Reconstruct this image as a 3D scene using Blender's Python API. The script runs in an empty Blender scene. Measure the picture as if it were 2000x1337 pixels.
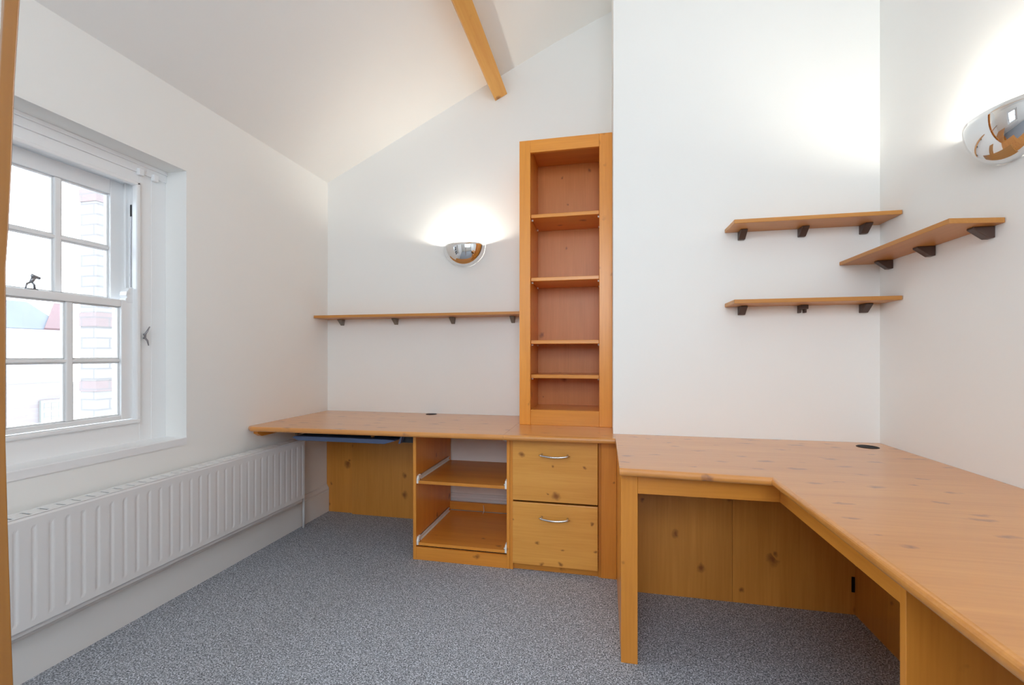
import bpy, bmesh, math, random
from mathutils import Vector, Matrix
random.seed(7)
SC = bpy.context.scene
COL = SC.collection
PI = math.pi

# ------------------------------------------------------------------ materials
def new_mat(name):
    m = bpy.data.materials.new(name); m.use_nodes = True
    nt = m.node_tree
    return m, nt, nt.nodes['Principled BSDF']

def plain(name, col, rough=.5, metal=0., bump=0., bscale=60., spec=.5, vary=0.):
    m, nt, b = new_mat(name)
    b.inputs['Base Color'].default_value = (*col, 1)
    b.inputs['Roughness'].default_value = rough
    b.inputs['Metallic'].default_value = metal
    b.inputs['Specular IOR Level'].default_value = spec
    N, L = nt.nodes, nt.links
    tc = N.new('ShaderNodeTexCoord')
    nz = N.new('ShaderNodeTexNoise'); nz.inputs['Scale'].default_value = bscale; nz.inputs['Detail'].default_value = 3
    L.new(tc.outputs['Object'], nz.inputs['Vector'])
    if bump:
        bp = N.new('ShaderNodeBump'); bp.inputs['Strength'].default_value = bump; bp.inputs['Distance'].default_value = .002
        L.new(nz.outputs['Fac'], bp.inputs['Height']); L.new(bp.outputs['Normal'], b.inputs['Normal'])
    if vary:
        n2 = N.new('ShaderNodeTexNoise'); n2.inputs['Scale'].default_value = 1.7; n2.inputs['Detail'].default_value = 2
        L.new(tc.outputs['Object'], n2.inputs['Vector'])
        mx = N.new('ShaderNodeMix'); mx.data_type = 'RGBA'
        mx.inputs['A'].default_value = (*[c * (1 - vary) for c in col], 1)
        mx.inputs['B'].default_value = (*[min(1, c * (1 + vary)) for c in col], 1)
        L.new(n2.outputs['Fac'], mx.inputs['Factor']); L.new(mx.outputs['Result'], b.inputs['Base Color'])
    return m

def wood(name, axis, light, dark, knot, rough=.3, knots=1., off=(0, 0, 0), coat=.0, kscale=8.5, kal=.75, flat=None, kr=(.06, .17), kop=.8):
    """varnished pine: fine streaks along the grain axis, growth bands, scattered round knots"""
    m, nt, b = new_mat(name)
    N, L = nt.nodes, nt.links
    tc = N.new('ShaderNodeTexCoord')
    oi = N.new('ShaderNodeObjectInfo')
    vm = N.new('ShaderNodeVectorMath'); vm.operation = 'MULTIPLY_ADD'
    L.new(oi.outputs['Random'], vm.inputs[0]); vm.inputs[1].default_value = (7.3, 4.1, 9.7)
    L.new(tc.outputs['Object'], vm.inputs[2])
    def mapped(sa, sc, flat=None):
        mp = N.new('ShaderNodeMapping')
        s = [sc, sc, sc]; s['XYZ'.index(axis)] = sa
        if flat: s['XYZ'.index(flat)] = 0
        mp.inputs['Scale'].default_value = s
        mp.inputs['Location'].default_value = off
        L.new(vm.outputs['Vector'], mp.inputs['Vector'])
        return mp
    def noise(mp, sc, det, dist=0):
        n = N.new('ShaderNodeTexNoise'); n.inputs['Scale'].default_value = sc
        n.inputs['Detail'].default_value = det; n.inputs['Distortion'].default_value = dist
        L.new(mp.outputs['Vector'], n.inputs['Vector']); return n
    fine = noise(mapped(.04, 1), 120, 3)
    band = noise(mapped(.07, 1), 14, 2, .6)
    big = noise(mapped(.25, 1), 2.2, 1)
    # knots
    vo = N.new('ShaderNodeTexVoronoi'); vo.inputs['Scale'].default_value = kscale
    wob = noise(mapped(1, 1), 30, 2)
    vadd = N.new('ShaderNodeVectorMath'); vadd.operation = 'MULTIPLY_ADD'
    L.new(wob.outputs['Color'], vadd.inputs[0]); vadd.inputs[1].default_value = (.03, .03, .03)
    L.new(mapped(kal, 1, flat).outputs['Vector'], vadd.inputs[2])
    if flat:
        # knots drawn in the plane of the board's face
        vo.voronoi_dimensions = '2D'
        sx = N.new('ShaderNodeSeparateXYZ'); cx = N.new('ShaderNodeCombineXYZ')
        L.new(vadd.outputs['Vector'], sx.inputs[0])
        u_, v_ = [c for c in 'XYZ' if c != flat]
        L.new(sx.outputs[u_], cx.inputs['X']); L.new(sx.outputs[v_], cx.inputs['Y'])
        L.new(cx.outputs[0], vo.inputs['Vector'])
    else:
        L.new(vadd.outputs['Vector'], vo.inputs['Vector'])
    kn = N.new('ShaderNodeMapRange'); kn.inputs['From Min'].default_value = kr[0]; kn.inputs['From Max'].default_value = kr[1]
    kn.inputs['To Min'].default_value = 1; kn.inputs['To Max'].default_value = 0
    sep = N.new('ShaderNodeSeparateColor'); L.new(vo.outputs['Color'], sep.inputs['Color'])
    ks = N.new('ShaderNodeMath'); ks.operation = 'MULTIPLY_ADD'; ks.inputs[1].default_value = 1.0; ks.inputs[2].default_value = .35
    L.new(sep.outputs['Green'], ks.inputs[0])
    kd = N.new('ShaderNodeMath'); kd.operation = 'DIVIDE'
    L.new(vo.outputs['Distance'], kd.inputs[0]); L.new(ks.outputs[0], kd.inputs[1])
    L.new(kd.outputs[0], kn.inputs['Value'])
    th = N.new('ShaderNodeMath'); th.operation = 'LESS_THAN'; th.inputs[1].default_value = knots
    L.new(sep.outputs['Red'], th.inputs[0])
    km = N.new('ShaderNodeMath'); km.operation = 'MULTIPLY'
    L.new(kn.outputs['Result'], km.inputs[0]); L.new(th.outputs['Value'], km.inputs[1])
    km2 = N.new('ShaderNodeMath'); km2.operation = 'MULTIPLY'; km2.inputs[1].default_value = kop
    L.new(km.outputs['Value'], km2.inputs[0])
    # combine streaks
    a1 = N.new('ShaderNodeMath'); a1.operation = 'MULTIPLY_ADD'; a1.inputs[1].default_value = .75
    L.new(fine.outputs['Fac'], a1.inputs[0])
    a2 = N.new('ShaderNodeMath'); a2.operation = 'MULTIPLY_ADD'; a2.inputs[1].default_value = .95
    L.new(band.outputs['Fac'], a2.inputs[0])
    a3 = N.new('ShaderNodeMath'); a3.operation = 'MULTIPLY_ADD'; a3.inputs[1].default_value = .6; a3.inputs[2].default_value = -.70
    L.new(big.outputs['Fac'], a3.inputs[0])
    L.new(a3.outputs['Value'], a2.inputs[2]); L.new(a2.outputs['Value'], a1.inputs[2])
    cl = N.new('ShaderNodeClamp'); L.new(a1.outputs['Value'], cl.inputs['Value'])
    mx = N.new('ShaderNodeMix'); mx.data_type = 'RGBA'
    mx.inputs['A'].default_value = (*light, 1); mx.inputs['B'].default_value = (*dark, 1)
    L.new(cl.outputs['Result'], mx.inputs['Factor'])
    mk = N.new('ShaderNodeMix'); mk.data_type = 'RGBA'; mk.inputs['B'].default_value = (*knot, 1)
    L.new(mx.outputs['Result'], mk.inputs['A']); L.new(km2.outputs['Value'], mk.inputs['Factor'])
    # boards differ a little in tone
    tr = N.new('ShaderNodeMapRange'); tr.inputs['To Min'].default_value = .86; tr.inputs['To Max'].default_value = 1.08
    L.new(oi.outputs['Random'], tr.inputs['Value'])
    ts = N.new('ShaderNodeVectorMath'); ts.operation = 'SCALE'
    L.new(mk.outputs['Result'], ts.inputs[0]); L.new(tr.outputs['Result'], ts.inputs['Scale'])
    L.new(ts.outputs['Vector'], b.inputs['Base Color'])
    b.inputs['Roughness'].default_value = rough
    b.inputs['Coat Weight'].default_value = coat
    b.inputs['Coat Roughness'].default_value = .18
    b.inputs['Coat IOR'].default_value = 1.5
    return m

LT, DK, KN = (.81, .335, .052), (.60, .205, .024), (.20, .050, .010)
W = {}
for ax in 'XYZ':
    W[ax] = wood('pine_' + ax, ax, LT, DK, KN, .30, knots=.8, kr=(.03, .15), kscale=9.5)
W['drawer'] = wood('pine_drawer_front', 'X', (.87, .43, .095), (.68, .28, .045), KN, .28, knots=.6, flat='Y', kscale=8, kal=.85, kr=(.03, .15))
TOP = dict(knots=.8, coat=.8, flat='Z', kscale=11, kal=.45, kr=(.02, .16), kop=.65)
W['top'] = wood('pine_worktop', 'X', (.76, .335, .075), (.58, .215, .040), (.22, .075, .04), .36, **TOP)
W['topskew'] = wood('pine_worktop_corner', 'X', (.76, .335, .080), (.58, .215, .042), (.20, .075, .05), .36, **TOP)
W['beam'] = wood('pine_beam', 'Y', (.86, .47, .12), (.70, .31, .055), (.22, .06, .012), .45, knots=.9, kr=(.05, .2), kscale=7)
W['shelf'] = wood('pine_shelf', 'X', (.62, .28, .065), (.45, .18, .035), KN, .35, knots=.2)
W['shelfY'] = wood('pine_shelf_side', 'Y', (.62, .28, .065), (.45, .18, .035), KN, .35, knots=.2)
W['backpan'] = wood('pine_back', 'Z', (.74, .32, .060), (.54, .20, .025), KN, .36, knots=.55, flat='Y', kscale=7, kal=.8, kr=(.03, .17))
W['bookback'] = wood('pine_bookcase_back', 'Z', (.66, .25, .065), (.50, .17, .035), KN, .4, knots=.5, flat='Y', kscale=8, kal=.8, kr=(.03, .14))
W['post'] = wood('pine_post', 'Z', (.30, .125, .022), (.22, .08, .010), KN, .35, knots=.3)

M = {}
M['wall'] = plain('white_wall_paint', (.86, .858, .835), .7, bump=.08, bscale=90, spec=.25)
M['ceil'] = plain('white_ceiling_paint', (.895, .893, .875), .75, bump=.05, bscale=70, spec=.2)
M['gloss'] = plain('white_gloss_paint', (.86, .865, .87), .28, bump=.04, bscale=25)
M['skirt'] = plain('white_skirting_paint', (.80, .795, .78), .35, bump=.04, bscale=25)
M['rad'] = plain('radiator_enamel', (.77, .765, .765), .33)
M['grilledark'] = plain('radiator_inside', (.55, .55, .55), .6)
M['chrome'] = plain('polished_chrome', (.80, .81, .82), .04, metal=1)
M['steel'] = plain('satin_steel', (.70, .70, .70), .22, metal=1)
M['brown'] = plain('brown_plastic', (.075, .042, .032), .38)
M['grey'] = plain('grey_plastic', (.20, .185, .16), .4)
M['runner'] = plain('white_coated_steel', (.83, .82, .78), .35)
M['navy'] = plain('navy_plastic', (.075, .11, .21), .35)
M['black'] = plain('black_plastic', (.012, .012, .016), .4)
M['darkhole'] = plain('dark_plastic', (.018, .013, .013), .6, spec=.15)
M['hook'] = plain('tarnished_metal', (.32, .32, .34), .35, metal=.8)
M['cord'] = plain('white_cord', (.75, .73, .68), .7)
M['rope'] = plain('dark_cord', (.05, .05, .055), .8)
M['ext'] = plain('pale_render', (.24, .235, .24), .9, bump=.2, bscale=20)
M['slate'] = plain('slate_roof', (.062, .070, .090), .7, bump=.3, bscale=12, vary=.25)
M['tile'] = plain('red_ridge_tile', (.090, .048, .050), .8, vary=.2)
M['ground'] = plain('pale_paving', (.55, .55, .55), .9)
M['hwin'] = plain('house_window', (.21, .22, .205), .4)

def brick(name, c1, c2, mortar):
    m, nt, b = new_mat(name); N, L = nt.nodes, nt.links
    tc = N.new('ShaderNodeTexCoord'); mp = N.new('ShaderNodeMapping')
    mp.inputs['Rotation'].default_value = (PI / 2, 0, 0)
    L.new(tc.outputs['Object'], mp.inputs['Vector'])
    sx = N.new('ShaderNodeSeparateXYZ'); L.new(tc.outputs['Object'], sx.inputs[0])
    ad = N.new('ShaderNodeMath'); ad.operation = 'ADD'
    L.new(sx.outputs['X'], ad.inputs[0]); L.new(sx.outputs['Y'], ad.inputs[1])
    cx = N.new('ShaderNodeCombineXYZ'); L.new(ad.outputs['Value'], cx.inputs['X']); L.new(sx.outputs['Z'], cx.inputs['Y'])
    bt = N.new('ShaderNodeTexBrick')
    L.new(cx.outputs['Vector'], bt.inputs['Vector'])
    bt.inputs['Color1'].default_value = (*c1, 1); bt.inputs['Color2'].default_value = (*c2, 1)
    bt.inputs['Mortar'].default_value = (*mortar, 1)
    bt.inputs['Scale'].default_value = 1; bt.inputs['Brick Width'].default_value = .225
    bt.inputs['Row Height'].default_value = .075; bt.inputs['Mortar Size'].default_value = .006
    L.new(bt.outputs['Color'], b.inputs['Base Color'])
    b.inputs['Roughness'].default_value = .9
    return m
M['brickpale'] = brick('whitewashed_brick', (.180, .165, .160), (.168, .155, .15), (.128, .12, .12))
M['brickred'] = brick('red_brick', (.165, .125, .123), (.155, .118, .116), (.13, .115, .115))
M['brickpink'] = brick('pink_brick', (.165, .14, .14), (.155, .13, .13), (.165, .155, .155))

def glass_mat():
    m, nt, b = new_mat('window_glass'); N, L = nt.nodes, nt.links
    nt.nodes.remove(b)
    out = N['Material Output']
    tr = N.new('ShaderNodeBsdfTransparent'); tr.inputs['Color'].default_value = (.95, .965, .97, 1)
    gl = N.new('ShaderNodeBsdfGlossy'); gl.inputs['Roughness'].default_value = .02
    df = N.new('ShaderNodeBsdfDiffuse'); df.inputs['Color'].default_value = (.8, .82, .85, 1)
    fr = N.new('ShaderNodeFresnel'); fr.inputs['IOR'].default_value = 1.35
    tc = N.new('ShaderNodeTexCoord'); nz = N.new('ShaderNodeTexNoise'); nz.inputs['Scale'].default_value = 9
    nz.inputs['Detail'].default_value = 5
    L.new(tc.outputs['Object'], nz.inputs['Vector'])
    mr = N.new('ShaderNodeMapRange'); mr.inputs['From Min'].default_value = .5; mr.inputs['From Max'].default_value = .8
    mr.inputs['To Min'].default_value = .01; mr.inputs['To Max'].default_value = .07
    L.new(nz.outputs['Fac'], mr.inputs['Value'])
    m1 = N.new('ShaderNodeMixShader'); L.new(mr.outputs['Result'], m1.inputs['Fac'])
    L.new(tr.outputs[0], m1.inputs[1]); L.new(df.outputs[0], m1.inputs[2])
    m2 = N.new('ShaderNodeMixShader'); L.new(fr.outputs[0], m2.inputs['Fac'])
    L.new(m1.outputs[0], m2.inputs[1]); L.new(gl.outputs[0], m2.inputs[2])
    L.new(m2.outputs[0], out.inputs['Surface'])
    return m
M['glass'] = glass_mat()

def carpet_mat():
    m, nt, b = new_mat('grey_speckled_carpet'); N, L = nt.nodes, nt.links
    tc = N.new('ShaderNodeTexCoord')
    n1 = N.new('ShaderNodeTexNoise'); n1.inputs['Scale'].default_value = 200; n1.inputs['Detail'].default_value = 2; n1.inputs['Roughness'].default_value = .6
    n2 = N.new('ShaderNodeTexVoronoi'); n2.inputs['Scale'].default_value = 210
    n3 = N.new('ShaderNodeTexNoise'); n3.inputs['Scale'].default_value = 1.2
    for n in (n1, n2, n3): L.new(tc.outputs['Object'], n.inputs['Vector'])
    cr = N.new('ShaderNodeValToRGB')
    e = cr.color_ramp.elements
    e[0].position = .34; e[0].color = (.085, .093, .108, 1)
    e[1].position = .66; e[1].color = (.68, .71, .77, 1)
    k = e.new(.5); k.color = (.36, .385, .43, 1)
    L.new(n1.outputs['Fac'], cr.inputs['Fac'])
    sp = N.new('ShaderNodeSeparateColor'); L.new(n2.outputs['Color'], sp.inputs['Color'])
    mr = N.new('ShaderNodeMapRange'); mr.inputs['To Min'].default_value = .62; mr.inputs['To Max'].default_value = 1.38
    L.new(sp.outputs['Red'], mr.inputs['Value'])
    mm = N.new('ShaderNodeVectorMath'); mm.operation = 'SCALE'
    L.new(cr.outputs['Color'], mm.inputs[0]); L.new(mr.outputs['Result'], mm.inputs['Scale'])
    L.new(mm.outputs['Vector'], b.inputs['Base Color'])
    b.inputs['Roughness'].default_value = 1; b.inputs['Specular IOR Level'].default_value = .05
    bp = N.new('ShaderNodeBump'); bp.inputs['Strength'].default_value = .5; bp.inputs['Distance'].default_value = .004
    L.new(n1.outputs['Fac'], bp.inputs['Height']); L.new(bp.outputs['Normal'], b.inputs['Normal'])
    return m
M['carpet'] = carpet_mat()

def emit(name, col, s):
    m, nt, b = new_mat(name)
    b.inputs['Base Color'].default_value = (1, 1, 1, 1)
    b.inputs['Emission Color'].default_value = (*col, 1); b.inputs['Emission Strength'].default_value = s
    return m
M['bulb'] = emit('lamp_bulb', (1, .95, .83), 615)

# ------------------------------------------------------------------ mesh helpers
class MB:
    def __init__(self): self.bm = bmesh.new()
    def box(self, a, b):
        x0, x1 = sorted((a[0], b[0])); y0, y1 = sorted((a[1], b[1])); z0, z1 = sorted((a[2], b[2]))
        v = [self.bm.verts.new(p) for p in ((x0, y0, z0), (x1, y0, z0), (x1, y1, z0), (x0, y1, z0),
                                            (x0, y0, z1), (x1, y0, z1), (x1, y1, z1), (x0, y1, z1))]
        for f in ((3, 2, 1, 0), (4, 5, 6, 7), (0, 1, 5, 4), (1, 2, 6, 5), (2, 3, 7, 6), (3, 0, 4, 7)):
            self.bm.faces.new([v[i] for i in f])
        return self
    def prism(self, pa, pb):
        """two matching outlines joined"""
        A = [self.bm.verts.new(p) for p in pa]; B = [self.bm.verts.new(p) for p in pb]
        n = len(A)
        self.bm.faces.new(A); self.bm.faces.new(B[::-1])
        for i in range(n):
            j = (i + 1) % n
            self.bm.faces.new((A[j], A[i], B[i], B[j]))
        return self
    def ext(self, pts, axis, a, b):
        """2D outline extruded along an axis"""
        def mk(p, t): return {'X': (t, p[0], p[1]), 'Y': (p[0], t, p[1]), 'Z': (p[0], p[1], t)}[axis]
        return self.prism([mk(p, a) for p in pts], [mk(p, b) for p in pts])
    def tube(self, pts, r, seg=10):
        pts = [Vector(p) for p in pts]; rings = []
        up = Vector((.13, .31, .94)).normalized()
        for i, p in enumerate(pts):
            d = (pts[min(i + 1, len(pts) - 1)] - pts[max(i - 1, 0)]).normalized()
            u = d.cross(up); 
            if u.length < .05: u = d.cross(Vector((1, 0, 0)))
            u.normalize(); w = d.cross(u)
            rr = r[i] if isinstance(r, (list, tuple)) else r
            rings.append([self.bm.verts.new(p + rr * (math.cos(2 * PI * k / seg) * u + math.sin(2 * PI * k / seg) * w)) for k in range(seg)])
        for A, B in zip(rings, rings[1:]):
            for k in range(seg): self.bm.faces.new((A[k], A[(k + 1) % seg], B[(k + 1) % seg], B[k]))
        self.bm.faces.new(rings[0][::-1]); self.bm.faces.new(rings[-1])
        return self
    def lathe(self, prof, c, seg=24):
        """(r,z) profile around the vertical through c"""
        rings = [[self.bm.verts.new((c[0] + r * math.cos(2 * PI * k / seg), c[1] + r * math.sin(2 * PI * k / seg), c[2] + z)) for k in range(seg)] for r, z in prof]
        for A, B in zip(rings, rings[1:]):
            for k in range(seg): self.bm.faces.new((A[k], A[(k + 1) % seg], B[(k + 1) % seg], B[k]))
        self.bm.faces.new(rings[0][::-1]); self.bm.faces.new(rings[-1])
        return self
    def bevel(self, pred, w, seg=4):
        self.bm.normal_update()
        es = [e for e in self.bm.edges if pred(e.verts[0].co, e.verts[1].co)]
        bmesh.ops.bevel(self.bm, geom=es, offset=w, segments=seg, profile=.5, affect='EDGES', clamp_overlap=True)
        return self
    def build(self, name, mat, parent=None, bev=0., smooth=False):
        bm = self.bm
        bmesh.ops.recalc_face_normals(bm, faces=bm.faces)
        o_loc = Vector((0, 0, 0))
        p = parent
        while p is not None:
            o_loc += p.location; p = p.parent
        bmesh.ops.translate(bm, verts=bm.verts, vec=-o_loc)
        me = bpy.data.meshes.new(name); bm.to_mesh(me); bm.free()
        if smooth:
            for f in me.polygons: f.use_smooth = True
        me.materials.append(mat)
        o = bpy.data.objects.new(name, me); COL.objects.link(o)
        if parent: o.parent = parent
        if bev:
            md = o.modifiers.new('bevel', 'BEVEL'); md.width = bev; md.segments = 2; md.limit_method = 'ANGLE'; md.angle_limit = .6
        return o

def box(name, a, b, mat, parent=None, bev=.0012):
    return MB().box(a, b).build(name, mat, parent, bev)

def thing(name, label, cat, loc, group=None):
    o = bpy.data.objects.new(name, None); COL.objects.link(o)
    o.location = loc; o.empty_display_size = .1
    return tag(o, label, cat, group)
def tag(o, label, cat, group=None):
    o['label'] = label; o['category'] = cat
    if group: o['group'] = group
    return o
def struct(o):
    o['kind'] = 'structure'; return o

# ------------------------------------------------------------------ dimensions (metres; x right along back wall, y towards it, z up)
XR = 3.262            # right wall
YC = -.575            # face of chimney breast
XC = 2.053            # its left side
YF = -4.7             # wall behind the camera
WY0, WY1, WZ0, WZ1 = -2.127, -1.137, .741, 2.052    # window recess in left wall
RD = .126             # depth of recess to the sash box

# ------------------------------------------------------------------ shell
struct(box('floor', (-.4, YF - .2, -.1), (XR + .2, .2, 0), M['carpet'], bev=0))
mb = MB()
for a, b in (((-.36, YF - .2, -.1), (0, WY0, 2.6)), ((-.36, WY1, -.1), (0, .2, 2.6)),
             ((-.36, WY0, -.1), (0, WY1, WZ0)), ((-.36, WY0, WZ1), (0, WY1, 2.6))):
    mb.box(a, b)
struct(mb.build('wall_left', M['wall']))
struct(box('wall_back', (-.3, 0, -.1), (XR + .2, .2, 3.9), M['wall'], bev=0))
struct(MB().box((XC, YC, 0), (XR + .1, .05, 3.7)).build('wall_chimney_breast', M['wall'], bev=.004))
struct(box('wall_right', (XR, YF - .2, -.1), (XR + .2, .2, 3.9), M['wall'], bev=0))
RW = (1.05, 3.0, 1.45, 2.85)    # added window opening behind the camera, for fill light
mb = MB()
mb.box((-.3, YF - .2, -.1), (RW[0], YF, 3.9)); mb.box((RW[1], YF - .2, -.1), (XR + .2, YF, 3.9))
mb.box((RW[0], YF - .2, -.1), (RW[1], YF, RW[2])); mb.box((RW[0], YF - .2, RW[3]), (RW[1], YF, 3.9))
struct(mb.build('wall_front', M['wall']))
cz = [(-.36, 2.2545), (0, 2.425), (.9, 2.852), (1.42, 3.095), (1.7, 3.226), (2.05, 3.368), (2.5, 3.49), (3.5, 3.6)]
struct(MB().ext([(x, z) for x, z in cz] + [(3.5, 3.85), (-.36, 2.6)], 'Y', YF - .2, .2).build('ceiling', M['ceil']))

def skirting(name, pts, axis, a, b):
    return struct(MB().ext(pts, axis, a, b).build(name, M['skirt']))
prof = [(0, 0), (.018, 0), (.018, .152), (.014, .156), (.014, .160), (.017, .166), (.015, .176), (.009, .184), (.007, .192), (0, .195)]
skirting('baseboard_left', prof, 'Y', YF, -.001)
skirting('baseboard_back', [(-p, z) for p, z in prof], 'X', .96, 1.5)

# pine upright at the left edge of the view
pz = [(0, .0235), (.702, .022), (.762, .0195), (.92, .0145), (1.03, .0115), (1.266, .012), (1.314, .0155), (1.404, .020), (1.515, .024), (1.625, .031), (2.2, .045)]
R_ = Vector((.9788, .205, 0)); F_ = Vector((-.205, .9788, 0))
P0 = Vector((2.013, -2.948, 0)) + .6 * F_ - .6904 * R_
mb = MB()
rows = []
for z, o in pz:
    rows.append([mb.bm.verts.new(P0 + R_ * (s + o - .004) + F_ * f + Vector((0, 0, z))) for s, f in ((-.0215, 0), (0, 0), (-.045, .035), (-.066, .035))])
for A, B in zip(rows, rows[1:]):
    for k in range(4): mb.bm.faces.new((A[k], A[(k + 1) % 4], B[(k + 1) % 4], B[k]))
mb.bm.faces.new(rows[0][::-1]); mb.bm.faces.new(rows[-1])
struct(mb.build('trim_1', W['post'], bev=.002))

# ------------------------------------------------------------------ sash window in the left wall
win = bpy.data.objects.new('window_1', None); COL.objects.link(win); win.location = (-RD, (WY0 + WY1) / 2, WZ0); struct(win)
XF = -RD
# sash box linings: flat casing boards, bottom board, head board
SY0, SY1 = -2.0, -1.264       # opening between staff beads
mb = MB()
mb.box((XF - .16, SY1, WZ0), (XF, WY1 + .01, WZ1 + .01)); mb.box((XF - .16, WY0 - .01, WZ0), (XF, SY0, WZ1 + .01))
mb.box((XF - .16, SY0, WZ0 - .01), (XF, SY1, .848)); mb.box((XF - .16, SY0, 1.955), (XF, SY1, WZ1 + .01))
mb.box((XF - .001, SY1 + .056, WZ0), (XF + .002, WY1, WZ1)); mb.box((XF - .001, WY0, WZ0), (XF + .002, SY0 - .056, WZ1))
mb.box((XF - .001, WY0, 2.0), (XF + .008, WY1, WZ1)); mb.box((XF - .001, WY0, 2.035), (XF + .016, WY1, WZ1))
mb.build('casing', M['gloss'], win, bev=.002)
mb = MB()
bw, bx = .02, .012
def stafftri(mb, y0, y1, z0, z1): mb.box((XF - .02, y0, z0), (XF + bx, y1, z1))
stafftri(mb, SY1 - bw, SY1, .848, 1.955); stafftri(mb, SY0, SY0 + bw, .848, 1.955)
stafftri(mb, SY0, SY1, .832, .852); stafftri(mb, SY0, SY1, 1.937, 1.957)
mb.build('staff_bead', M['gloss'], win, bev=.006)
mb = MB().box((XF - .001, WY0 - .0, WZ0 - .03), (.004, WY1 + .0, WZ0 + .004))
mb.bevel(lambda a, b: a.x > 0 and b.x > 0 and a.z > WZ0 and b.z > WZ0, .003)
mb.build('window_sill', M['gloss'], win)
# parting strips and grooves beside the upper sash
mb = MB()
for y in (SY1, SY0): 
    s = -1 if y == SY1 else 1
    mb.box((XF - .075, y, .848), (XF - .062, y + s * .012, 1.955))
mb.build('parting_bead', M['gloss'], win)

def sash(name, x, z0, z1, rows, railb, railt, horn=False, muntins=None):
    """three-light-wide sash; x = inner face"""
    T = .042
    y0, y1 = SY0 + .004, SY1 - .004
    st = .062
    gy = [-1.334 - .012 * 0, ]
    panes_y = [(-1.515, -1.332), (-1.726, -1.540), (-1.937, -1.751)]
    f = MB()
    f.box((x - T, panes_y[0][1], z0), (x, y1, z1)); f.box((x - T, y0, z0), (x, panes_y[2][0], z1))
    f.box((x - T, panes_y[2][0], z0), (x, panes_y[0][1], rows[0][0])); f.box((x - T, panes_y[2][0], rows[-1][1]), (x, panes_y[0][1], z1))
    so = f.build(name, M['gloss'], win, bev=.003)
    g = MB()
    for (a, b), (c, d) in zip(panes_y[1:], panes_y): g.box((x - T + .006, b, rows[0][0]), (x - .006, c, rows[-1][1]))
    for (a, b), (c, d) in zip(rows, rows[1:]): g.box((x - T + .0065, panes_y[2][0], b), (x - .0065, panes_y[0][1], c))
    g.build('glazing_bar', M['gloss'], so, bev=.004)
    # mouldings: a stepped putty line around each light
    mo = MB(); w = .006
    for (a, b) in panes_y:
        for (c, d) in rows:
            for q in (((x - T + .012, a, c), (x - .014, a + w, d)), ((x - T + .012, b - w, c), (x - .014, b, d)),
                      ((x - T + .012, a, c), (x - .014, b, c + w)), ((x - T + .012, a, d - w), (x - .014, b, d))): mo.box(*q)
    mo.build('moulding', M['gloss'], so, bev=.002)
    for (a, b) in panes_y:
        for (c, d) in rows:
            box('pane', (x - T + .017, a + .001, c + .001), (x - T + .021, b - .001, d - .001), M['glass'], so, bev=0)
    if horn:
        for yy, s in ((y1, -1), (y0, 1)):
            hz = z1
            pts = [(0, hz - .01), (0, hz + .062), (.012, hz + .064), (.03, hz + .056), (.042, hz + .04), (.045, hz + .024), (.040, hz + .014), (.046, hz + .008), (.047, hz - .01)]
            MB().ext([(yy + s * p, z) for p, z in pts], 'X', x - T + .004, x + .002).build('sash_horn', M['gloss'], so, bev=.002)
    return so
low = sash('lower_sash', XF - .014, .853, 1.400, [(.874, 1.117), (1.131, 1.368)], .02, .03, horn=True)
up = sash('upper_sash', XF - .076, 1.372, 1.951, [(1.408, 1.630), (1.645, 1.885)], .03, .05)
# fastener on the meeting rail
mb = MB(); fx, fy, fz = XF - .034, -1.648, 1.400
mb.box((fx - .012, fy - .018, fz), (fx + .012, fy + .018, fz + .004))
mb.tube([(fx, fy - .014, fz + .004), (fx, fy - .010, fz + .022), (fx, fy + .004, fz + .032)], .004, 8)
mb.tube([(fx, fy + .014, fz + .004), (fx, fy + .013, fz + .020), (fx, fy + .004, fz + .032)], .004, 8)
mb.tube([(fx, fy + .002, fz + .028), (fx, fy + .012, fz + .052)], [.006, .009], 10)
mb.tube([(fx, fy + .002, fz + .058), (fx, fy + .030, fz + .048)], .006, 10)
o = mb.build('sash_lock', M['hook'], win, smooth=True)
# cord cleat on the casing
mb = MB(); cx, cy, czz = XF + .002, -1.238, 1.238
mb.tube([(cx + .022, cy + .004, czz + .045), (cx + .018, cy - .004, czz + .024), (cx + .012, cy - .010, czz + .008), (cx + .012, cy - .010, czz - .010), (cx + .017, cy - .003, czz - .022), (cx + .019, cy + .001, czz - .045)], [.0025, .004, .005, .005, .004, .0025], 8)
mb.tube([(cx, cy - .006, czz + .008), (cx + .013, cy - .009, czz + .008)], .004, 8); mb.tube([(cx, cy - .006, czz - .010), (cx + .013, cy - .009, czz - .010)], .004, 8)
mb.build('cord_cleat', M['hook'], win, smooth=True)
# pulley and sash cord in the stile
mb = MB(); mb.tube([(XF - .043, SY1 - .003, 1.80), (XF - .047, SY1 - .004, 1.66), (XF - .046, SY1 - .004, 1.43)], .002, 6)
mb.build('sash_cord', M['hook'], win)
mb = MB(); mb.box((XF - .050, SY1 - .003, 1.80), (XF - .036, SY1 + .001, 1.855)); mb.build('pulley', M['rope'], win)
# blind brackets at the head
for y, z in ((-1.268, 2.003), (-1.2, 2.0)):
    MB().box((XF + .002, y - .012, z - .016), (XF + .022, y + .012, z + .016)).build('blind_bracket', M['gloss'], win, bev=.004)

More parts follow.
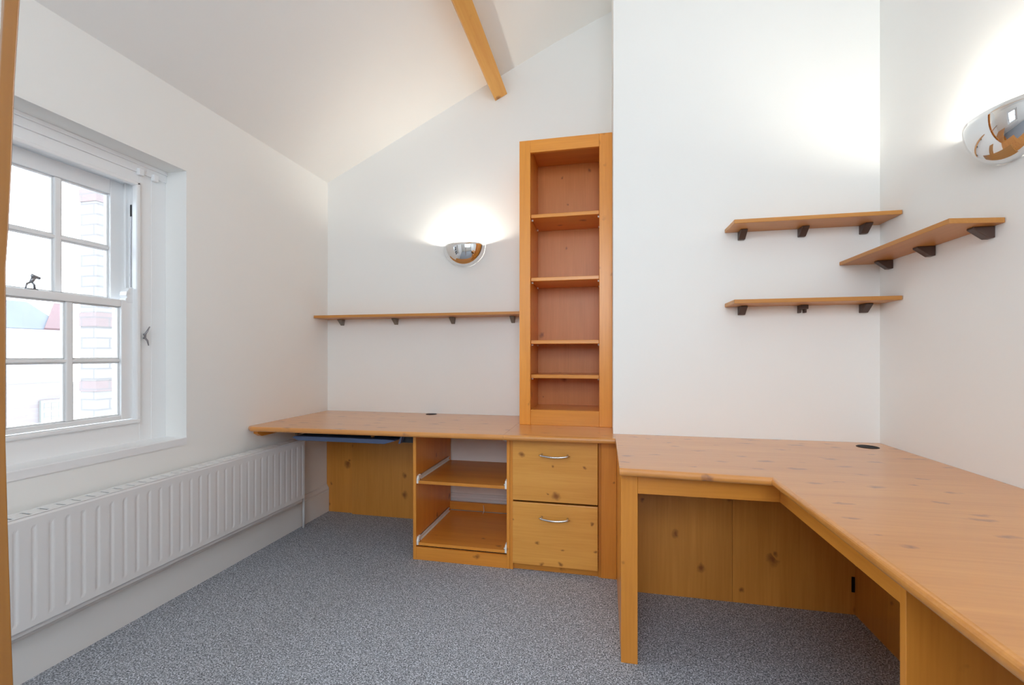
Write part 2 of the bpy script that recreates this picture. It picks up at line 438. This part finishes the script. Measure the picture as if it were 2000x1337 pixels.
# ------------------------------------------------------------------ unseen window added behind the camera as soft fill light
w2 = bpy.data.objects.new('added_fill_window', None); COL.objects.link(w2); w2.location = (1.8, YF - .1, RW[2]); struct(w2)
mb = MB()
mb.box((RW[0], YF - .14, RW[2]), (RW[0] + .06, YF - .08, RW[3])); mb.box((RW[1] - .06, YF - .14, RW[2]), (RW[1], YF - .08, RW[3]))
mb.box((RW[0], YF - .14, RW[2]), (RW[1], YF - .08, RW[2] + .06)); mb.box((RW[0], YF - .14, RW[3] - .06), (RW[1], YF - .08, RW[3]))
for k in (1, 2, 3):
    x = RW[0] + (RW[1] - RW[0]) * k / 4; mb.box((x - .012, YF - .13, RW[2]), (x + .012, YF - .09, RW[3]))
mb.box((RW[0], YF - .13, 2.1), (RW[1], YF - .09, 2.14))
mb.build('frame', M['gloss'], w2)

# ------------------------------------------------------------------ radiator
RX, RY0, RY1, RZ0, RZ1 = .10, -2.19, -.392, .214, .602
rad = thing('radiator', 'long white ribbed panel radiator on the wall under the sash window', 'radiator', (.06, (RY0 + RY1) / 2, RZ0))
mb = MB(); bm = mb.bm
per = .0492; n = int(round((RY1 - RY0 - .03) / per)); per = (RY1 - RY0 - .03) / n
ys = [RY0]
prof_d = [0]
for k in range(n):
    b = RY0 + .015 + k * per
    for f, d in ((0, 0), (.50, 0), (.60, .2), (.72, 1), (.80, 1), (.92, .2), (.99, 0)): ys.append(b + f * per); prof_d.append(d)
ys += [RY1 - .015, RY1]; prof_d += [0, 0]
zs = [(RZ0, -.012, 0), (RZ0 + .003, -.004, 0), (RZ0 + .009, 0, 0), (RZ0 + .028, 0, 0), (RZ0 + .040, 0, 1), (RZ1 - .046, 0, 1), (RZ1 - .034, 0, 0), (RZ1 - .010, 0, 0), (RZ1 - .003, -.004, 0), (RZ1, -.012, 0)]
grid = [[bm.verts.new((RX + dx - .0019 * fl * d, y, z)) for y, d in zip(ys, prof_d)] for z, dx, fl in zs]
for A, B in zip(grid, grid[1:]):
    for k in range(len(ys) - 1): bm.faces.new((A[k], A[k + 1], B[k + 1], B[k]))
front = mb.build('front_panel', M['rad'], rad)
md = front.modifiers.new('solid', 'SOLIDIFY'); md.thickness = .004; md.offset = -1
box('rear_panel', (.026, RY0 + .01, RZ0 + .004), (.034, RY1 - .004, RZ1 - .008), M['rad'], rad)
box('convector_fins', (.04, RY0 + .03, RZ0 + .04), (.082, RY1 - .03, RZ1 - .05), M['grilledark'], rad)
box('end_cap', (.024, RY1 - .003, RZ0 + .005), (.094, RY1 + .001, RZ1 - .004), M['rad'], rad, .003)
box('end_cap', (.024, RY0 - .001, RZ0 + .005), (.094, RY0 + .003, RZ1 - .004), M['rad'], rad, .003)
mb = MB()
mb.box((.086, RY0, RZ1 - .002), (.097, RY1, RZ1 + .001)); mb.box((.022, RY0, RZ1 - .008), (.034, RY1, RZ1 + .001))
y = RY0 + .01
while y < RY1 - .02:
    mb.box((.03, y, RZ1 - .003), (.09, y + .041, RZ1)); y += .0492
mb.build('top_grille', M['rad'], rad, bev=.001)
mb = MB(); mb.box((.050, RY0 + .005, RZ0 - .013), (.086, RY1 - .004, RZ0 - .002)); mb.build('bottom_grille', M['rad'], rad)
mb = MB(); mb.tube([(.046, RY1 + .062, 0), (.046, RY1 + .062, .17), (.048, RY1 + .055, .205), (.05, RY1 + .03, .222), (.055, RY1 - .01, .226)], .0085, 12)
mb.build('pipe', M['rad'], rad, smooth=True)
mb = MB(); mb.tube([(.06, RY1 + .0, .232), (.06, RY1 + .024, .232)], .009, 12); mb.build('bleed_valve', M['black'], rad)
for y in (RY1 - .25, RY0 + .25): box('wall_bracket', (.001, y - .02, RZ0 + .08), (.03, y + .02, RZ1 - .06), M['rad'], rad)

# ------------------------------------------------------------------ long desk under the shelf
ZT, ZB = .740, .712
def bullnose(mb, pred): 
    mb.bevel(pred, .0125, 5); return mb
desk = thing('worktop', 'long pine worktop along the back wall, reaching into the corner above the radiator', 'worktop', (.75, -.36, ZB))
yl, ym, yr = -.772, -.735, -.718
mb = MB().ext([(.002, -.002), (1.502, -.002), (1.502, ym), (.03, yl), (.002, yl + .02)], 'Z', ZB, ZT)
front_edge = lambda a, b: a.y < -.6 and b.y < -.6 and abs(a.z - b.z) < 1e-4
bullnose(mb, front_edge)
wt = mb.build('desk_top', W['top'], desk)
def grommet(parent, x, y, r):
    g = MB(); g.lathe([(r, 0), (r, .0012), (r - .002, .002), (r - .006, .002), (r - .008, .0006), (.001, .0006)], (x, y, ZT), 28)
    return g.build('cable_grommet', M['darkhole'], parent)
grommet(wt, .835, -.048, .038)
bt_ = MB().prism([(.030, -.712, ZB), (.030, -.712, .69), (.030, -.68, .672), (.030, -.12, .672), (.030, -.12, ZB)][::-1],
           [(.001, -.712, ZB), (.001, -.712, .69), (.001, -.68, .672), (.001, -.12, .672), (.001, -.12, ZB)][::-1]).build('wall_batten', W['Y'])
tag(bt_, 'thin pine batten on the left wall holding up the worktop end', 'batten')
# back panels, the left one scribed around the skirting
pa = MB().ext([(.002, ZB), (.002, .20), (.012, .185), (.020, .172), (.020, 0), (.235, 0), (.235, ZB)], 'Y', -.014, -.001).build('back_panel', W['backpan'])
tag(pa, 'narrow pine panel under the desk in the corner, notched around the skirting', 'panel')
pb_ = box('back_panel', (.220, -.034, 0), (.950, -.0145, ZB - .0005), W['backpan'])
tag(pb_, 'wide knotty pine panel at the back of the knee space beside the open cabinet', 'panel')

tray = thing('keyboard_tray', 'dark navy sliding keyboard tray hung under the desk above the radiator end', 'keyboard tray', (.55, -.5, .65))
mb = MB().ext([(.235, .656), (.212, .664), (.224, .674), (.27, .676), (.80, .676), (.855, .674), (.862, .668), (.80, .650), (.25, .650)], 'Y', -.655, -.30)
mb.build('tray', M['navy'], tray, bev=.003)
box('back_rail', (.23, -.31, .67), (.94, -.29, .712), M['black'], tray)
MB().ext([(.872, .650), (.892, .711), (.905, .711), (.885, .650)], 'Y', -.63, -.30).build('mounting_bracket', M['navy'], tray, bev=.003)
MB().ext([(.19, .711), (.19, .672), (.205, .672), (.205, .711)], 'Y', -.60, -.30).build('mounting_bracket', M['black'], tray)
box('slide_plate', (.888, -.60, .652), (.952, -.30, .711), M['black'], tray)
box('top_plate', (.19, -.62, .704), (.95, -.25, .711), M['black'], tray)
MB().tube([(.70, -.60, .677), (.70, -.60, .688)], .010, 12).build('stop_peg', W['Z'], tray)

# ------------------------------------------------------------------ open cabinet without drawers
FY = -.61
oc = thing('open_cabinet', 'open pine cabinet with two shelves and bare drawer runners', 'cabinet', (1.23, -.3, 0))
box('side_panel', (.954, FY, 0), (.972, -.036, ZB), W['Z'], oc)
box('side_panel', (1.494, FY, 0), (1.511, -.036, ZB), W['Z'], oc)
box('top_rail', (.9721, FY + .004, .694), (1.4939, FY + .09, ZB), W['X'], oc)
box('shelf', (.9721, FY + .006, .425), (1.4939, -.09, .442), W['X'], oc)
box('shelf', (.9721, FY + .008, .078), (1.4939, -.06, .094), W['X'], oc)
box('plinth', (.9721, FY + .001, 0), (1.4939, FY + .018, .070), W['X'], oc)
box('back_rail', (.9721, -.055, .096), (1.4939, -.037, .150), W['X'], oc)
def runner(x0, s, z):
    mb = MB()
    mb.box((x0, FY + .02, z), (x0 + s * .004, -.085, z + .026)); mb.box((x0, FY + .02, z), (x0 + s * .013, -.085, z + .005))
    mb.box((x0, FY + .02, z + .021), (x0 + s * .010, -.085, z + .026))
    r = mb.build('drawer_runner', M['runner'], oc)
    mb = MB(); mb.ext([(FY + .004, z - .012), (FY + .004, z + .014), (FY + .014, z + .030), (FY + .04, z + .034), (FY + .04, z), (FY + .016, z - .014)], 'X', x0, x0 + s * .012)
    mb.build('runner_stop', M['runner'], r, bev=.002)
    mb = MB(); mb.tube([(x0 + s * .012, FY + .018, z + .006), (x0 + s * .017, FY + .018, z + .006)], .009, 12); mb.build('wheel', M['steel'], r)
for z in (.438, .092):
    runner(.9722, 1, z); runner(1.4938, -1, z)
box('runner_clip', (.9722, FY + .02, .684), (1.006, FY + .06, .6938), M['runner'], oc)
box('runner_clip', (1.476, FY + .012, .682), (1.4938, FY + .04, .6938), M['runner'], oc)
tag(MB().tube([(1.22, -.10, .0975), (1.224, -.09, .112), (1.218, -.075, .128), (1.212, -.062, .140)], .0022, 6).build('cable', M['cord']), 'short white cable end lying at the back of the open cabinet bottom shelf', 'cable')

# ------------------------------------------------------------------ drawer cabinet and the worktop over it
dc = thing('drawer_cabinet', 'knotty pine cabinet with two deep drawers under the bookcase', 'cabinet', (1.79, -.3, 0))
box('side_panel', (1.512, FY, 0), (1.530, -.03, ZB), W['Z'], dc)
box('side_panel', (1.978, FY + .004, 0), (1.992, -.03, ZB), W['Z'], dc)
box('filler_panel', (1.9921, FY, 0), (2.070, FY + .018, ZB - .0006), W['Z'], dc)
box('plinth', (1.5301, FY + .014, 0), (1.9779, FY + .03, .07), W['X'], dc)
box('back_panel', (1.5301, -.05, 0), (1.9779, -.036, ZB), W['X'], dc)
for z0, z1 in ((.380, .698), (.043, .370)):
    d = box('drawer', (1.531, FY - .022, z0), (1.976, FY - .003, z1), W['drawer'], dc, .0025)
    box('drawer_box', (1.548, FY - .002, z0 + .03), (1.960, -.10, z1 - .06), W['X'], d)
    hz = z1 - .070; hx = 1.755; hw = .080; y0 = FY - .022
    mb = MB()
    pts = []
    for k in range(13):
        t = -1 + k / 6; pts.append((hx + hw * t, y0 - .020 - .012 * (1 - t * t), hz - .007 * (1 - t * t)))
    mb.tube(pts, [.003] + [.0052] * 11 + [.003], 10)
    for s in (-1, 1):
        mb.tube([(hx + s * hw * .84, y0, hz), (hx + s * hw * .84, y0 - .024, hz - .003)], .0055, 10)
    mb.build('handle', M['steel'], d, smooth=True)
mb = MB().ext([(1.503, -.002), (2.0525, -.002), (2.0525, -.5765), (2.062, -.577), (2.062, yr), (1.503, ym)], 'Z', ZB, ZT)
bullnose(mb, front_edge)
tag(mb.build('worktop', W['top']), 'short pine worktop between the long desk and corner desk, carrying the bookcase', 'worktop')

# ------------------------------------------------------------------ tall bookcase standing on the worktop
BY = -.372
bk = thing('bookcase', 'tall narrow pine bookcase with empty shelves beside the chimney breast', 'bookcase', (1.78, -.2, ZT))
BX0, BX1, BZ1 = 1.518, 2.0522, 2.408
IX0, IX1 = 1.583, 1.980
YI = BY + .020
box('stile', (BX0, BY, ZT), (IX0, YI, BZ1), W['Z'], bk, .002)
box('stile', (IX1, BY, ZT), (BX1, YI, BZ1), W['Z'], bk, .002)
box('top_rail', (IX0 + .0002, BY + .0004, 2.335), (IX1 - .0002, YI, BZ1), W['X'], bk)
box('plinth', (IX0 + .0002, BY + .004, ZT), (IX1 - .0002, YI, .828), W['X'], bk)
box('side_panel', (IX0 - .018, YI + .0002, ZT), (IX0, -.062, BZ1 - .01), W['Z'], bk)
box('side_panel', (IX1, YI + .0002, ZT), (IX1 + .018, -.062, BZ1 - .01), W['Z'], bk)
box('back_panel', (IX0 - .018, -.0618, ZT), (IX1 + .018, -.05, BZ1 - .01), W['bookback'], bk)
box('top_panel', (IX0 + .0002, YI + .0002, 2.378), (IX1 - .0002, -.0622, 2.396), W['X'], bk)
box('bottom_shelf', (IX0 + .0002, YI + .0002, .810), (IX1 - .0002, -.0622, .8285), W['X'], bk)
for z in (1.977, 1.605, 1.236, 1.034):
    s = box('shelf', (IX0 + .001, YI - .002, z - .021), (IX1 - .001, -.064, z), W['X'], bk, .002)
    for x in (IX0 + .001, IX1 - .009):
        for y in (YI + .03, -.11):
            MB().box((x, y, z - .030), (x + .008, y + .010, z - .0212)).build('shelf_pin', M['runner'], s)

# ------------------------------------------------------------------ corner desk
cd = thing('corner_desk', 'L-shaped pine corner desk in front of the chimney breast and right wall', 'desk', (2.7, -1.3, 0))
mb = MB().ext([(2.0625, YC - .002), (XR - .002, YC - .002), (XR - .002, -2.70), (2.546, -2.70), (2.553, -1.328), (2.0635, -1.302)], 'Z', ZB, ZT)
def cdedge(a, b):
    if abs(a.z - b.z) > 1e-4: return False
    if a.x > XR - .01 and b.x > XR - .01: return False
    if a.y > YC - .01 and b.y > YC - .01: return False
    if a.x < 2.07 and b.x < 2.07: return False
    return True
mb.bevel(cdedge, .0125, 5)
wt2 = mb.build('desk_top', W['topskew'], cd)
grommet(wt2, 3.155, -.688, .042)
LY = -1.237
box('leg', (2.071, LY, 0), (2.131, LY + .018, ZB), W['Z'], cd)
box('side_panel', (2.071, LY + .0182, 0), (2.089, -.600, ZB), W['Z'], cd)
box('apron', (2.1312, LY + .0005, .634), (2.610, LY + .018, ZB), W['X'], cd)
box('apron', (2.6102, -1.888, .634), (2.628, LY + .018, ZB), W['Y'], cd)
box('back_panel', (2.0892, -.712, 0), (2.5915, -.694, ZB), W['backpan'], cd)
box('back_panel', (2.5925, -.712, 0), (3.112, -.694, ZB), W['backpan'], cd)
box('back_panel', (3.094, -1.888, 0), (3.112, -.7125, ZB), W['Z'], cd)
box('support_panel', (2.606, -1.908, 0), (XR - .004, -1.8885, ZB), W['Z'], cd)
box('support_panel', (2.606, -2.66, 0), (XR - .004, -2.64, ZB), W['Z'], cd)
box('cable_slot', (3.080, -.7140, .100), (3.093, -.7122, .168), M['darkhole'], cd, 0)

# ------------------------------------------------------------------ wall shelves
def wedge(parent, mat, p, out, w, h, zt, pt=.060, pb=.018, narrow=0.):
    """bracket: p = point on the wall under the board, out = unit direction into the room"""
    out = Vector(out); side = Vector((-out.y, out.x, 0))
    prof = [(0, 0), (pt, 0), (pt, -.006), (pb, -h), (0, -h)]
    A, B = [], []
    for d, z in prof:
        k = w / 2 * (1 - narrow * (-z / h))
        q = Vector((p[0], p[1], zt + z)) + out * d
        A.append(q + side * k); B.append(q - side * k)
    return MB().prism(A, B).build('bracket', mat, parent, bev=.002)

ls = thing('wall_shelf', 'long thin pine shelf on small grey brackets under the back wall light', 'shelf', (.75, -.08, 1.42))
MB().box((.002, -.165, 1.410), (1.516, -.001, 1.428)).build('shelf_board', W['shelf'], ls, bev=.002)
for x in (.127, .553, .980, 1.405):
    wedge(ls, M['grey'], (x, -.001), (0, -1, 0), .034, .044, 1.4098, pt=.05, pb=.014, narrow=.35)

def chimney_shelf(label, z0, z1, plain_mid):
    s = thing('wall_shelf', label, 'shelf', (2.92, YC - .08, z1))
    MB().ext([(2.592, YC - .001), (XR - .003, YC - .001), (XR - .003, YC - .166), (2.593, YC - .166)], 'Z', z0, z1).build('shelf_board', W['shelf'], s, bev=.002)
    for k, x in enumerate((2.666, 2.931, 3.190)):
        if plain_mid and k == 1:
            # bracket without its cover: a block with two prongs
            mb = MB(); y0, y1 = YC - .001, YC - .045
            mb.box((x - .016, y0, z0 - .020), (x + .016, y1, z0 - .0002))
            mb.box((x - .016, y0, z0 - .036), (x - .007, y1 + .02, z0 - .020)); mb.box((x + .007, y0, z0 - .036), (x + .016, y1 + .02, z0 - .020))
            mb.build('bracket', M['brown'], s, bev=.001)
        else:
            wedge(s, M['brown'], (x, YC - .001), (0, -1, 0), .030, .040, z0 - .0002)
    return s
chimney_shelf('pine shelf on the chimney breast wall, the upper of its two', 1.752, 1.770, False)
chimney_shelf('pine shelf on the chimney breast wall, the lower one, its middle bracket uncovered', 1.385, 1.403, True)
rs = thing('wall_shelf', 'pine shelf on the right wall below the chrome light, meeting the chimney breast', 'shelf', (XR - .08, -.9, 1.58))
MB().ext([(XR - .001, YC - .002), (3.094, YC - .002), (3.094, -1.262), (XR - .001, -1.238)], 'Z', 1.570, 1.587).build('shelf_board', W['shelfY'], rs, bev=.002)
for y in (-.660, -.918, -1.186):
    wedge(rs, M['brown'], (XR - .001, y), (-1, 0, 0), .030, .038, 1.5698)

# ------------------------------------------------------------------ chrome uplighters
def uplight(label, p, out):
    t = thing('wall_light', label, 'wall light', p, 'chrome half-bowl wall lights')
    O = Vector(out); S = Vector((-O.y, O.x, 0)); P = Vector(p)
    a, b, h = .148, .098, .148
    mb = MB(); bm = mb.bm
    nt_, np_ = 14, 32
    rows = []
    for i in range(nt_ + 1):
        tt = PI / 2 * i / nt_
        if i == nt_:
            rows.append([bm.verts.new(P + Vector((0, 0, -h)) + O * .0005)])
        else:
            rows.append([bm.verts.new(P + S * (a * math.cos(tt) * math.cos(PI * k / np_)) + O * (.0005 + b * math.cos(tt) * math.sin(PI * k / np_)) + Vector((0, 0, -h * math.sin(tt)))) for k in range(np_ + 1)])
    for A, B in zip(rows, rows[1:]):
        for k in range(np_):
            if len(B) == 1: bm.faces.new((A[k], A[k + 1], B[0]))
            else: bm.faces.new((A[k], A[k + 1], B[k + 1], B[k]))
    bowl = mb.build('bowl', M['chrome'], t, smooth=True)
    md = bowl.modifiers.new('solid', 'SOLIDIFY'); md.thickness = .003; md.offset = 0
    mb = MB(); c = P + O * .002
    mb.tube([P + O * .001 + Vector((0, 0, -.06)), P + O * .012 + Vector((0, 0, -.06))], .045, 24); mb.build('back_plate', M['steel'], t)
    mb = MB(); mb.tube([P + O * .012 + Vector((0, 0, -.06)), P + O * .045 + Vector((0, 0, -.06)), P + O * .052 + Vector((0, 0, -.052))], .014, 16); mb.build('lamp_holder', M['runner'], t)
    mb = MB(); q = P + O * .052 + Vector((0, 0, -.008))
    mb.lathe([(.008, -.051), (.016, -.040), (.022, -.026), (.022, -.016), (.012, -.006), (.003, -.004)], q, 20)
    mb.build('bulb', M['bulb'], t, smooth=True)
    return t
uplight('chrome half-bowl wall light on the back wall above the long shelf', (1.061, -.001, 1.907), (0, -1, 0))
uplight('chrome half-bowl wall light on the right wall, cut by the frame', (XR - .001, -1.272, 1.902), (-1, 0, 0))

# ------------------------------------------------------------------ exposed beam under the sloping ceiling
d = Vector((-.423, 0, .906)) * .1355
A = [Vector((1.281, 0, 2.880)), Vector((1.364, 0, 2.919))]
outl = [A[0], A[1], A[1] + d, A[0] + d]
o = MB().prism([v + Vector((0, -.001, 0)) for v in outl], [v + Vector((0, YF + .001, 0)) for v in outl]).build('beam', W['beam'], bev=.003)
tag(o, 'exposed knotty pine beam running under the sloping ceiling', 'beam'); o['kind'] = 'thing'

# ------------------------------------------------------------------ outside the window
pier = thing('brick_pier', 'pale whitewashed brick pier with red brick bands outside the window', 'brick pier', (-1.68, -.35, -3))
box('shaft', (-1.75, -.406, -3), (-1.6, -.285, 3.4), M['brickpale'], pier, 0)
for z0, z1 in ((2.27, 2.36), (1.36, 1.46), (.885, .96)):
    box('red_band', (-1.756, -.412, z0), (-1.594, -.279, z1), M['brickred'], pier, 0)
hs = thing('house', 'pale neighbouring house with grey slate roof seen through the window', 'house', (-9, 3, -3))
box('wall', (-8.0, .5, -3), (-7, 2.9, 1.57), M['ext'], hs, 0)
MB().prism([(-7, .4, 1.58), (-7, 3.0, 1.58), (-8, 3.0, 2.1), (-8, .4, 2.1)], [(-7.05, .4, 1.5), (-7.05, 3.0, 1.5), (-8.05, 3.0, 2.02), (-8.05, .4, 2.02)]).build('roof', M['slate'], hs)
MB().prism([(-6.98, 2.62, 1.60), (-6.98, 2.88, 1.60), (-7.98, 3.50, 2.12), (-7.98, 3.38, 2.12)], [(-7.02, 2.62, 1.55), (-7.02, 2.88, 1.55), (-8.02, 3.50, 2.06), (-8.02, 3.38, 2.06)]).build('hip_tiles', M['tile'], hs)
box('lower_wall', (-7.0, .5, -3), (-6.9, 2.97, .70), M['brickpink'], hs, 0)
f = box('window', (-6.9, 2.50, -.10), (-6.86, 2.84, .42), M['hwin'], hs, 0)
mb = MB()
for k in range(3): 
    for j in range(3): mb.box((-6.86, 2.535 + .1 * k, -.06 + .155 * j), (-6.855, 2.61 + .1 * k, .07 + .155 * j))
mb.build('pane', M['brickpale'], f)
struct(box('floor_outside', (-30, -20, -3.2), (-.4, 25, -3), M['ground'], bev=0))

# ------------------------------------------------------------------ daylight
wd = bpy.data.worlds.new('overcast_sky'); SC.world = wd; wd.use_nodes = True
bg = wd.node_tree.nodes['Background']
bg.inputs['Color'].default_value = (.80, .90, 1.0, 1); bg.inputs['Strength'].default_value = 9.0
def portal(name, loc, rot, sx, sy):
    l = bpy.data.lights.new(name, 'AREA'); l.shape = 'RECTANGLE'; l.size = sx; l.size_y = sy
    l.cycles.is_portal = True
    o = bpy.data.objects.new(name, l); COL.objects.link(o); o.location = loc; o.rotation_euler = rot
    return o
portal('window_portal', (-.38, (WY0 + WY1) / 2, (WZ0 + WZ1) / 2), (0, -PI / 2, 0), WZ1 - WZ0, WY1 - WY0)
portal('fill_window_portal', ((RW[0] + RW[1]) / 2, YF - .22, (RW[2] + RW[3]) / 2), (PI / 2, 0, 0), RW[1] - RW[0], RW[3] - RW[2])  # guides sky sampling through the added fill window

# ------------------------------------------------------------------ camera
cam = bpy.data.cameras.new('camera'); co = bpy.data.objects.new('camera', cam); COL.objects.link(co)
cam.sensor_fit = 'HORIZONTAL'; cam.sensor_width = 36; cam.lens = 869 / 2000 * 36
cam.shift_y = 25.5 / 2000
co.location = (2.013, -2.948, 1.146); co.rotation_euler = (PI / 2, 0, math.atan(182 / 869))
cam.clip_start = .02; cam.clip_end = 100
SC.camera = co

vs = SC.view_settings
vs.view_transform = 'Standard'; vs.look = 'None'; vs.gamma = 1; vs.use_curve_mapping = False
vs.exposure = 0.19
cy = SC.cycles
cy.use_denoising = True
try: cy.denoiser = 'OPENIMAGEDENOISE'
except Exception: pass
cy.max_bounces = 10; cy.diffuse_bounces = 7; cy.glossy_bounces = 4; cy.transparent_max_bounces = 12
cy.caustics_reflective = False; cy.caustics_refractive = False
cy.sample_clamp_indirect = 8
